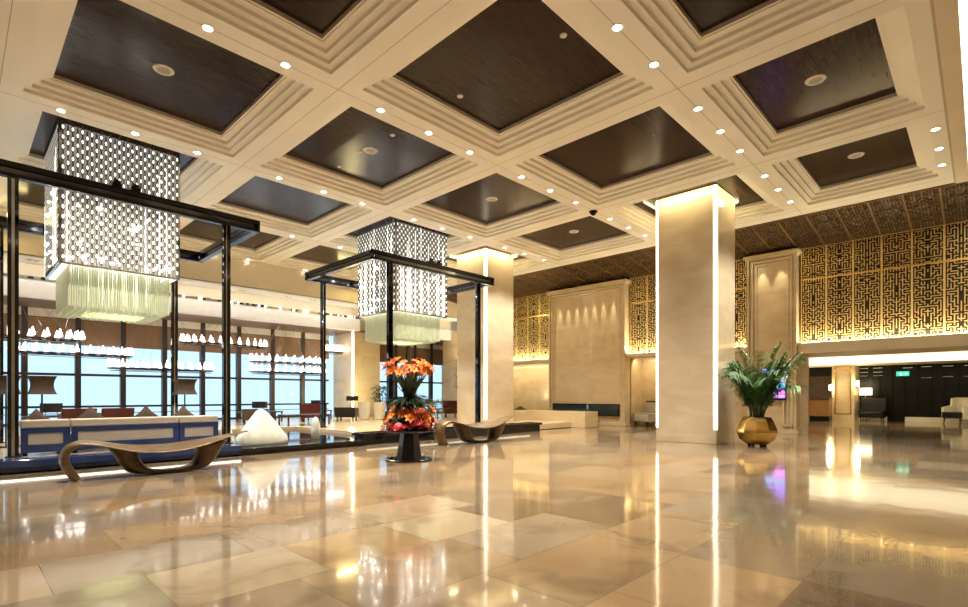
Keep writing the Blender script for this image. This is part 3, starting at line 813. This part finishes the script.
# ------------------------------------------------------------------ flower table
ft = thing('pedestal_table', 'black pedestal table with round top and faceted foot carrying the flowers', 'table', (5.44, 7.05, 0))
MB().lathe([(.38, 0), (.40, .01), (.40, .02), (.37, .028)], 40).build('base_plate', 'black', ft)
MB().lathe([(.215, .02), (.185, .25), (.145, .46), (.16, .49)], 6, phase=.3).build('pedestal', 'darkmetal', ft)
MB().lathe([(.40, .485), (.47, .495), (.475, .51), (.46, .52)], 48).build('table_top', 'black', ft)
fa = thing('flower_arrangement', 'tall two tier arrangement of orange lilies and red anthuriums on black table', 'flowers', (5.44, 7.05, .52))
MB().lathe([(.16, 0), (.18, .03), (.12, .1), (.09, .35), (.10, .62), (.15, .68)], 24).build('vase', 'leather', fa, smooth=True)
m = MB(); rn = random.Random(4)
def leaf(m, p, d, L, wd, droop=.3, mi=0, seg=4):
    p = Vector(p); d = Vector(d).normalized(); side = d.cross(Vector((0, 0, 1)))
    if side.length < .05: side = Vector((1, 0, 0))
    side.normalize(); vs = []
    for k in range(seg + 1):
        u = k / seg
        q = p + d * L * u + Vector((0, 0, -droop * L * u * u))
        ww = wd * math.sin(PI * min(1, .12 + .88 * u)) if k < seg else 0.002
        vs += [q - side * ww, q + Vector((0, 0, -.15 * ww)), q + side * ww]
    fs = []
    for k in range(seg):
        a = k * 3; fs += [(a, a + 1, a + 4, a + 3), (a + 1, a + 2, a + 5, a + 4)]
    m.add(vs, fs, mi)
for k in range(150):                         # middle foliage ruff
    a = rn.uniform(0, 2 * PI); z = rn.uniform(.40, .56); d = (math.cos(a), math.sin(a), rn.uniform(-.2, .5))
    leaf(m, (.08 * math.cos(a), .08 * math.sin(a), z), d, rn.uniform(.2, .42), rn.uniform(.025, .05), .35)
for k in range(70):
    a = rn.uniform(0, 2 * PI); d = (math.cos(a), math.sin(a), rn.uniform(.1, .8))
    leaf(m, (.1 * math.cos(a), .1 * math.sin(a), rn.uniform(.03, .15)), d, rn.uniform(.25, .42), rn.uniform(.02, .04), .25)
for k in range(60):                          # tall stems
    a = rn.uniform(0, 2 * PI); r = rn.uniform(.12, .36)
    m.tube((.04 * math.cos(a), .04 * math.sin(a), .55), (r * math.cos(a), r * math.sin(a), rn.uniform(.92, 1.05)), .007, .005, 5)
    leaf(m, (.1 * math.cos(a), .1 * math.sin(a), .65), (math.cos(a) * .5, math.sin(a) * .5, 1), .3, .022, .1)
m.build('foliage', 'leaf2', fa)
lm = MB()
for k in range(6):
    a = 2 * PI * k / 6
    leaf(lm, (0, 0, 0), (math.cos(a) * .8, math.sin(a) * .8, .75), .105, .024, .55)
lm.tube((0, 0, 0), (0, 0, .07), .006, .004, 5)
lily = lm.mesh('lily_bloom', ['orange'])
li2 = lily.copy(); li2.materials[0] = T['orange2']; li3 = lily.copy(); li3.materials[0] = T['yellow']
def bloom(me, nm, p, s, dirv):
    o = bpy.data.objects.new(nm, me); COL.objects.link(o); o.parent = fa; o.location = p; o.scale = (s, s, s)
    o.rotation_euler = Vector((0, 0, 1)).rotation_difference(Vector(dirv).normalized()).to_euler()
for k in range(60):
    a = rn.uniform(0, 2 * PI); r = .40 * math.sqrt(rn.uniform(.02, 1)); z = 1.07 - .5 * r * r + rn.uniform(-.10, .13)
    bloom(lily if k % 4 else li2, 'lily_bloom', (r * math.cos(a), r * math.sin(a), z), rn.uniform(.9, 1.5), (math.cos(a) * r * 2.5, math.sin(a) * r * 2.5, .8))
for k in range(36):
    a = rn.uniform(0, 2 * PI); r = rn.uniform(.24, .42)
    me = li2 if -2.6 < a - PI < -1.6 else (li3 if rn.random() < .2 else lily)
    bloom(me, 'lily_bloom', (r * math.cos(a), r * math.sin(a), rn.uniform(.13, .36)), rn.uniform(.9, 1.4), (math.cos(a), math.sin(a), .7))
# banksia-like rust heads facing the hall
for q, (x, y, z, s) in enumerate([(-.14, -.36, .26, .17), (.04, -.38, .22, .13), (-.22, -.16, .30, .10)]):
    h_ = MB()
    for k in range(70):
        a = rn.uniform(0, 2 * PI); e = rn.uniform(-.2, 1.0)
        d = (math.cos(a) * math.cos(e), math.sin(a) * math.cos(e), math.sin(e)); leaf(h_, (0, 0, 0), d, s, .012, -.1, 0, 2)
    h_.build('protea_bloom', 'orange2', fa, (x, y, z))
am = MB(); ring = [(0, 0, 0)]
for k in range(14):
    a = 2 * PI * k / 14; r = .075 * (1 - .45 * math.cos(a)) * (1 if abs(a) > .1 else .6)
    ring.append((r * math.sin(a), -r * math.cos(a), .012 * math.cos(2 * a)))
am.add(ring, [(0, k, k % 14 + 1) for k in range(1, 15)])
am.tube((0, 0, .0), (0, .05, .05), .008, .005, 6, 1)
ant = am.mesh('anthurium', ['crimson', 'yellow'])
for k in range(34):
    a = rn.uniform(0, 2 * PI); r = rn.uniform(.26, .46)
    bloom(ant, 'anthurium', (r * math.cos(a), r * math.sin(a), rn.uniform(.02, .13)), rn.uniform(.8, 1.15), (math.cos(a) * .8 + rn.uniform(-.3, .3), math.sin(a) * .8, .8))

# ------------------------------------------------------------------ palm in gold pot
pt = thing('palm_pot', 'faceted gold planter on small feet beside the marble column', 'planter', (12.2, 3.53, 0))
MB().lathe([(.17, .045), (.22, .05), (.36, .16), (.415, .30), (.41, .36), (.33, .55), (.285, .63), (.26, .63), (.28, .58), (.2, .54)], 10, phase=.25).build('pot', 'gold', pt)
MB().lathe([(.001, .56), (.275, .56)], 10, cap=False).build('soil', 'soil', pt)
for k in range(4):
    a = PI / 4 + k * PI / 2
    MB().lathe([(.03, 0), (.045, .06)], 10, (.17 * math.cos(a), .17 * math.sin(a), 0)).build('foot', 'darkmetal', pt)
pl = thing('potted_palm', 'green areca palm with arching fronds growing from the gold pot', 'plant', (12.2, 3.53, .55))
rn = random.Random(21)
canes = MB()
def frond(m, mi, base, az, lean, L, droop, wide=.42):
    """arching rachis with two rows of leaflets"""
    pts = []; p = Vector(base); d = Vector((math.cos(az) * math.sin(lean), math.sin(az) * math.sin(lean), math.cos(lean)))
    n = 18; step = L / n
    for k in range(n + 1):
        pts.append(p.copy()); d = (d + Vector((math.cos(az) * .02, math.sin(az) * .02, -droop / n * (.35 + 1.5 * k / n)))).normalized(); p = p + d * step
    for k in range(n): m.tube(pts[k], pts[k + 1], .009 * (1 - k / (n + 2)), None, 5, 1)
    for k in range(5, n + 1):
        t = (pts[k] - pts[k - 1]).normalized(); side = t.cross(Vector((0, 0, 1)))
        if side.length < .1: side = Vector((-math.sin(az), math.cos(az), 0))
        side.normalize(); u = (k - 5) / (n - 5)
        ln = wide * (.55 + .65 * math.sin(PI * (.15 + .8 * u)))
        for s in (-1, 1):
            for off in (0, .5):
                q = pts[k - 1].lerp(pts[k], off)
                dd = side * s * .8 + t * .75 + Vector((0, 0, rn.uniform(.0, .3)))
                leaf(m, q, dd, ln * rn.uniform(.85, 1.1), .018, rn.uniform(.4, .8), 0, 3)
for k in range(36):
    az = 2 * PI * (k * .382) + rn.uniform(-.2, .2); lean = rn.uniform(.04, .16) if k < 12 else rn.uniform(.12, .34)
    L = rn.uniform(1.35, 1.75) if k < 12 else rn.uniform(1.25, 1.65); dr = rn.uniform(.35, .8) if k < 12 else rn.uniform(1.0, 1.8)
    if math.sin(az) > .1 and math.cos(az) > -.78: lean *= .4; dr *= .4; L *= .9          # kept off the column behind
    if math.cos(az + .8) > .6: lean *= .55; dr *= .5                # upright on the side facing the display
    f = MB(); b = (.11 * math.cos(az), .11 * math.sin(az), 0)
    frond(f, 0, b, az, lean, L, dr)
    f.build('frond', ['leaf', 'stem'], pl)
for k in range(11):
    a = rn.uniform(0, 2 * PI); r = rn.uniform(.03, .15)
    canes.tube((r * math.cos(a), r * math.sin(a), 0), (r * 1.5 * math.cos(a), r * 1.5 * math.sin(a), rn.uniform(.5, .9)), .016, .010, 7)
canes.build('canes', 'stem', pl)

# ------------------------------------------------------------------ pool sculptures
def shard(name, loc, prof, label, seed, sx=1, sy=.6, skew=0):
    rn = random.Random(seed); m = MB(); n = 16; vs = []
    for (r, z) in prof:
        for k in range(n):
            a = 2 * PI * k / n; q = 1 + .06 * math.sin(3 * a + seed) + rn.uniform(-.03, .03)
            vs.append((r * sx * q * math.cos(a) + skew * z, r * sy * q * math.sin(a), z))
    fs = []
    for i in range(len(prof) - 1):
        for k in range(n): fs.append((i * n + k, i * n + (k + 1) % n, (i + 1) * n + (k + 1) % n, (i + 1) * n + k))
    fs += [tuple(range(n))[::-1], tuple((len(prof) - 1) * n + k for k in range(n))]
    m.add(vs, fs)
    return tag(m.build(name, 'alabaster', None, loc, smooth=True), label, 'sculpture', 'white stone sculptures in the pool')
shard('stone_sculpture', (4.30, 10.35, .11), [(.50, 0), (.51, .08), (.50, .16), (.40, .30), (.28, .46), (.17, .60), (.10, .68), (.03, .715)], 'large white peaked stone sculpture standing in the black pool', 2, 1.0, .55, -.02)
shard('stone_sculpture', (3.74, 10.5, .11), [(.10, 0), (.12, .12), (.11, .28), (.07, .42), (.02, .5)], 'small leaning white stone between the sofa end and the large peaked stone', 5, 1, .7, -.18)
shard('stone_sculpture', (5.80, 11.0, .11), [(.10, 0), (.105, .2), (.09, .36), (.06, .46), (.02, .50)], 'slim upright white stone right of the large peaked stone', 9, 1, .8, 0)

# ------------------------------------------------------------------ sofas
def sofa(xa, xb, label):
    cx = (xa + xb) / 2; hw = (xb - xa) / 2 - .006
    t = thing('sofa', label, 'sofa', (cx, 10.25, .19), 0, 'blue backed sofas inside the portal')
    f = MB()
    f.box(-hw, hw, 0.02, .10, .05, .42); 
    f.box(-hw, hw, -.02, .02, .34, .42); f.box(-hw, hw, -.02, .02, .05, .17); f.box(-hw, -hw + .085, -.02, .02, .17, .34); f.box(hw - .085, hw, -.02, .02, .17, .34)
    f.box(-hw, hw, .1, .85, .05, .14)
    f.build('back_frame', 'navy', t, bevel=.004)
    MB().box(-hw + .085, hw - .085, -.005, .02, .17, .34).build('inset_panel', 'inset', t)
    MB().box(-hw, hw, -.02, .22, .42, .54).build('back_rail', 'fabric', t, bevel=.02)
    MB().box(-hw + .01, hw - .01, .22, .85, .14, .30).build('seat_cushion', 'fabric', t, bevel=.03)
    MB().box(-hw + .02, hw - .02, .12, .30, .30, .50).build('back_cushion', 'fabric', t, bevel=.03)
    for x in (-hw + .05, hw - .05):
        for y in (.05, .78): MB().box(x - .03, x + .03, y - .03, y + .03, 0, .05).build('leg', 'darkmetal', t)
    return t
sofa(0.70, 1.29, 'narrow blue backed sofa unit at the left end of the row')
sofa(1.29, 2.80, 'long blue backed sofa unit in the middle behind the bronze bench')
sofa(2.80, 3.46, 'short blue backed sofa unit at the pool end of the row')
def pillow(x, y, z, s, lean, label, matn='taupe', rz=0):
    m = MB(); n = 9; vs = []
    for k in range(2):
        sg = 1 if k == 0 else -1
        for i in range(n):
            for j in range(n):
                u = i / (n - 1) * 2 - 1; v = j / (n - 1) * 2 - 1
                pinch = 1 - .10 * (1 - abs(u)) * abs(v) - .10 * (1 - abs(v)) * abs(u)
                th = .30 * (max(0, (1 - u * u)) * max(0, (1 - v * v))) ** .45
                vs.append((u * s * pinch, sg * th * s, v * s * pinch))
    fs = []
    for k in range(2):
        for i in range(n - 1):
            for j in range(n - 1):
                a = k * n * n + i * n + j; q = (a, a + 1, a + n + 1, a + n); fs.append(q if k == 0 else q[::-1])
    m.add(vs, fs)
    o = m.build('throw_pillow', matn, None, (x, y, z), smooth=True, rot=(math.radians(-lean), math.radians(45), rz))
    return tag(o, label, 'pillow', 'brown throw pillows on the sofas')
pillow(0.93, 10.75, .70, .14, 12, 'brown throw pillow propped on the leftmost sofa unit')
pillow(1.62, 10.75, .71, .155, 12, 'brown pointed throw pillow over the left half of the long sofa')
pillow(2.42, 10.75, .71, .155, 12, 'brown pointed throw pillow over the right half of the long sofa')
pillow(3.02, 10.75, .71, .15, 12, 'brown throw pillow on the short sofa near the pool')

# concave floor lamps
def floor_lamp(loc, label):
    t = thing('floor_lamp', label, 'lamp', loc, 0, 'dark floor lamps inside the portal')
    prof = []
    m = MB()
    rows_ = []
    for k in range(9):
        v = k / 8; r = .15 + .045 * (2 * v - 1) ** 2 ; rows_.append((r * 1.414, .93 + .33 * v))
    m.lathe(rows_, 4, phase=PI / 4)
    m.build('lamp_shade', 'brownshade', t)
    MB().tube((0, 0, 0), (0, 0, .93), .015, None, 8).build('pole', 'chrome', t)
    MB().box(-.14, .14, -.14, .14, 0, .02).build('base', 'darkmetal', t)
    return t
L1 = floor_lamp((1.13, 12.2, .19), 'dark square pinched shade floor lamp beside the left post of the portal')
L2 = clone(L1, (3.46, 12.25, .19), None, 'dark square pinched shade floor lamp before the right rear post of the portal')
L3 = clone(L1, (0.66, 12.3, .19), None, 'dark square pinched shade floor lamp cut off at the far left edge')

# table lamps in the lounge
def table_lamp(loc, label, w, h, z, shade='blackshade', legs=True):
    t = thing('table_lamp', label, 'lamp', loc, 0, 'black drum table lamps in the lounge')
    MB().lathe([(w, z), (w, z + h)], 24).build('lamp_shade', shade, t)
    for q in (-.12, .12):
        MB().tube((q * 1.2, 0, 0), (q, 0, z), .014, None, 6).build('leg', 'steel', t)
    MB().box(-.17, .17, -.06, .06, 0, .02).build('base', 'steel', t)
    return t
def low_table(loc, w, d, h, label):
    t = thing('low_table', label, 'table', loc)
    MB().box(-w, w, -d, d, h - .04, h).build('table_top', 'darkwood', t, bevel=.005)
    for sx in (-1, 1):
        for sy in (-1, 1): MB().box(sx * (w - .04) - .02, sx * (w - .04) + .02, sy * (d - .04) - .02, sy * (d - .04) + .02, 0, h - .04).build('leg', 'darkwood', t)
    return t
FL = .19
low_table((1.86, 18.0, FL), .6, .3, .36, 'dark low table below the black drum lamp behind the sofas')
table_lamp((1.86, 18.0, FL + .36), 'black drum table lamp on dark low table behind the left sofa', .24, .24, .10)
low_table((7.42, 18.0, FL), .7, .3, .36, 'dark low table behind the large white stone')
table_lamp((7.42, 18.0, FL + .36), 'black drum table lamp rising behind the large white stone', .25, .22, .12)
low_table((9.64, 18.2, FL), .5, .3, .36, 'dark side table beside the red armchair by the window')
table_lamp((9.64, 18.2, FL + .36), 'black drum table lamp above the red armchair by the window', .2, .17, .20)
low_table((7.6, 15.1, FL), .7, .35, .33, 'long dark low table in the lounge behind the pool')
# lamp in front of column 3
tl = thing('floor_lamp', 'lit floor lamp with black drum shade against the far window column', 'lamp', (11.25, 18.3, FL))
MB().lathe([(.24, .70), (.24, .89)], 28, cap=False).build('lamp_shade', 'blackshade', tl)
for k in range(3):
    a = 2 * PI * k / 3; MB().tube((.18 * math.cos(a), .18 * math.sin(a), 0), (.02 * math.cos(a), .02 * math.sin(a), .75), .012, None, 6).build('leg', 'steel', tl)
MB().blob((0, 0, .8), .06, .06, .06).build('bulb', 'whiteshade', tl)
lamp('POINT', 'bulb_lamp', (0, 0.05, .98), 70, (1, .82, .4), tl, shadow_soft_size=.05)

# armchairs
def armchair(loc, rz, label, matn, w=.42, h=.62, legm='darkwood', group=None):
    t = thing('armchair', label, 'armchair', loc, rz, group)
    MB().box(-w + .06, w - .06, -.34, .28, .18, .40).build('seat', matn, t, bevel=.03)
    m = MB(); m.add([(-w, .26, .15), (w, .26, .15), (w * 1.06, .36, h), (-w * 1.06, .36, h), (-w, .38, .15), (w, .38, .15), (w * 1.06, .46, h), (-w * 1.06, .46, h)],
                    [(0, 1, 2, 3), (5, 4, 7, 6), (3, 2, 6, 7), (1, 0, 4, 5), (0, 3, 7, 4), (2, 1, 5, 6)])
    m.build('backrest', matn, t, bevel=.02)
    for s in (-1, 1): MB().box(min(s * w, s * (w - .1)), max(s * w, s * (w - .1)), -.34, .34, .16, .48).build('armrest', matn, t, bevel=.025)
    for x in (-w + .07, w - .07):
        for y in (-.28, .32): MB().box(x - .02, x + .02, y - .02, y + .02, 0, .18).build('leg', legm, t)
    return t
armchair((1.98, 14.9, FL), PI, 'red velvet armchair seen from behind over the left sofa', 'red', .30)
armchair((2.70, 14.9, FL), PI, 'red velvet armchair seen from behind right of its twin beyond the long sofa', 'red', .30)
armchair((8.75, 16.7, FL), 2.6, 'dark red armchair by the window behind the slim white stone', 'red')
armchair((6.6, 16.4, FL), 2.8, 'brown armchair behind the pool left of the large white stone', 'taupe', .36, .5)
armchair((9.75, 16.2, FL), 2.4, 'dark armchair beside the far window column', 'leather', .34, .5)
armchair((14.9, 16.2, FL), 2.4, 'dark red armchair behind the right-hand bronze bench', 'red', .45, .7)
def barrel_chair(loc, rz, label):
    t = thing('tub_chair', label, 'chair', loc, rz, 'white tub chairs near the plant')
    m = MB(); n = 14; vs = []
    for k in range(n + 1):
        a = PI * k / n
        for r, z in ((.19, .02), (.24, .66), (.21, .66), (.17, .3)):
            vs.append((r * math.cos(a), r * math.sin(a), z))
    fs = []
    for k in range(n):
        for q in range(4): e = (q + 1) % 4; fs.append((k * 4 + q, k * 4 + e, k * 4 + 4 + e, k * 4 + 4 + q))
    fs += [(0, 1, 2, 3), (n * 4 + 3, n * 4 + 2, n * 4 + 1, n * 4)]
    m.add(vs, fs); m.build('tub_back', 'cream', t)
    MB().lathe([(.17, .1), (.175, .36), (.15, .39)], 20, (0, -.02, 0)).build('seat', 'cream', t)
    for k in range(4):
        a = PI / 4 + k * PI / 2; MB().tube((.13 * math.cos(a), .13 * math.sin(a), 0), (.13 * math.cos(a), .13 * math.sin(a), .11), .02).build('leg', 'darkwood', t)
    return t
bc = barrel_chair((10.85, 16.77, FL), 2.55, 'white tub chair nearer the lit column lamp')
clone(bc, (11.25, 16.40, FL), 2.55, 'white tub chair beside the leafy lounge plant')

# leafy plants in the lounge
def bush(loc, label, n, R, H, seed):
    rn = random.Random(seed); t = thing('leafy_plant', label, 'plant', loc)
    MB().lathe([(.14, 0), (.19, .28), (.17, .28), (.15, .25)], 20).build('pot', 'darkmetal', t)
    m = MB()
    for k in range(9):
        a = rn.uniform(0, 2 * PI); m.tube((0, 0, .2), (.5 * R * math.cos(a), .5 * R * math.sin(a), H * rn.uniform(.6, .9)), .012, .006, 5)
    m.build('stems', 'stem', t)
    m = MB()
    for k in range(n):
        a = rn.uniform(0, 2 * PI); r = R * math.sqrt(rn.random()) * .8; z = H * rn.uniform(.45, 1.0)
        leaf(m, (r * math.cos(a), r * math.sin(a), z), (math.cos(a), math.sin(a), rn.uniform(-.2, .7)), rn.uniform(.12, .24), rn.uniform(.025, .05), .4)
    m.build('foliage', 'leaf2', t)
    return t
bush((11.95, 17.15, FL), 'leafy green plant left of the flower arrangement by the white tub chairs', 300, .55, 1.3, 3)
bush((9.0, 10.9, FL), 'dark leafy plant at the back of the flower table on the lounge ledge', 240, .5, .8, 6)
# tall hanging leaves by the dark doorway
bush((15.75, 16.5, FL), 'tall dark leafy plant in front of the dark doorway near the marble column', 420, .45, 2.6, 9)

# side table with objects between bench and red chair
low_table((13.6, 15.5, FL), .5, .3, .4, 'dark table behind the right-hand bronze bench')

# ring chandeliers
def ring_chandelier(loc, label, zs, a=1.5, b=.42):
    t = thing('ring_chandelier', label, 'chandelier', loc, 0, 'ring chandeliers of white candle shades')
    sh = MB().lathe([(.045, 0), (.062, .02), (.056, .08), (.038, .13), (.025, .19), (.010, .24)], 9).mesh('candle_shade', ['candle'], True)
    for z in zs:
        m = MB(); n = 40
        pts = [(a * math.cos(2 * PI * k / n), b * math.sin(2 * PI * k / n), z) for k in range(n + 1)]
        m.path(pts, .026, 5)
        m.path([(p[0] * .96, p[1] * .92, z - .07) for p in pts], .012, 4)
        m.build('ring', 'chrome', t)
        for k in range(28):
            u = 2 * PI * k / 28
            o = bpy.data.objects.new('candle_shade', sh); COL.objects.link(o); o.parent = t; o.location = (a * math.cos(u), b * math.sin(u), z + .06)
        for k in range(8):
            u = 2 * PI * (k + .3) / 8
            MB().tube((a * math.cos(u), b * math.sin(u), z), (a * math.cos(u) * .3, 0, 3.80), .004, None, 4).build('wire', 'steel', t)
    return t
for x, y, z, lab in ((2.66, 20.3, 2.38, 'oval ring chandelier of white candle shades at the lower left, second from the left'),
                     (1.22, 19.3, 2.72, 'oval ring chandelier of white candle shades at the far left, higher than its neighbour'),
                     (4.84, 19.35, 1.95, 'lowest oval ring chandelier of white candle shades between the left portal posts'),
                     (7.12, 20.3, 2.98, 'high oval ring chandelier of white candle shades right of the front portal post')):
    ring_chandelier((x, y, 0), lab, [z])
ring_chandelier((9.15, 19.4, 0), 'double tier oval ring chandelier of white candle shades above the large white stone', [1.98, 2.36])
ring_chandelier((11.3, 19.9, 0), 'ring chandelier of white candle shades beside the far window column', [2.95], .45, .3)

# ------------------------------------------------------------------ right side furniture
bg_ = armchair((17.30, 8.62, 0), -PI / 2 - .25, 'beige armchair with dark top rail in the marble niche left of the column', 'inset', .36, .85, 'darkwood')
MB().box(-.40, .40, .40, .48, .84, .90).build('top_rail', 'darkwood', bg_)
armchair((27.0, 3.35, 0), -PI / 2, 'black leather armchair before the black reception wall', 'leather', .42, 1.0, 'darkwood')
def wing_chair(loc, rz, label):
    t = thing('wing_chair', label, 'armchair', loc, rz)
    MB().box(-.36, .36, -.42, .32, .22, .46).build('seat', 'leather', t, bevel=.03)
    MB().box(-.40, .40, .28, .42, .2, 1.02).build('backrest', 'cream', t, bevel=.03)
    for s in (-1, 1):
        m = MB(); prof = [(-.34, .2), (-.34, .62), (-.2, .66), (.05, .70), (.08, .98), (.34, 1.02), (.34, .2)]
        x0, x1 = s * .42, s * .34
        vs = [(x0, y, z) for y, z in prof] + [(x1, y, z) for y, z in prof]; n = len(prof)
        m.add(vs, [tuple(range(n)), tuple(range(n, 2 * n))[::-1]] + [(k, (k + 1) % n, n + (k + 1) % n, n + k) for k in range(n)])
        m.build('wing', 'cream', t, bevel=.012)
    for x in (-.3, .3):
        for y in (-.34, .34): MB().tube((x, y, .22), (x * 1.05, y * 1.08, 0), .03, .018, 8).build('leg', 'darkwood', t)
    return t
wing_chair((27.2, 0.62, 0), -PI / 2 + .9 - PI / 2, 'cream winged armchair with dark seat at the far right edge')

# ------------------------------------------------------------------ render look
scn.view_settings.view_transform = 'Standard'; scn.view_settings.look = 'None'
scn.view_settings.gamma = 1.0; scn.view_settings.use_curve_mapping = False
scn.view_settings.exposure = 1.08
scn.cycles.sample_clamp_indirect = 6.0
scn.cycles.max_bounces = 8; scn.cycles.diffuse_bounces = 4; scn.cycles.glossy_bounces = 4
scn.cycles.use_denoising = True
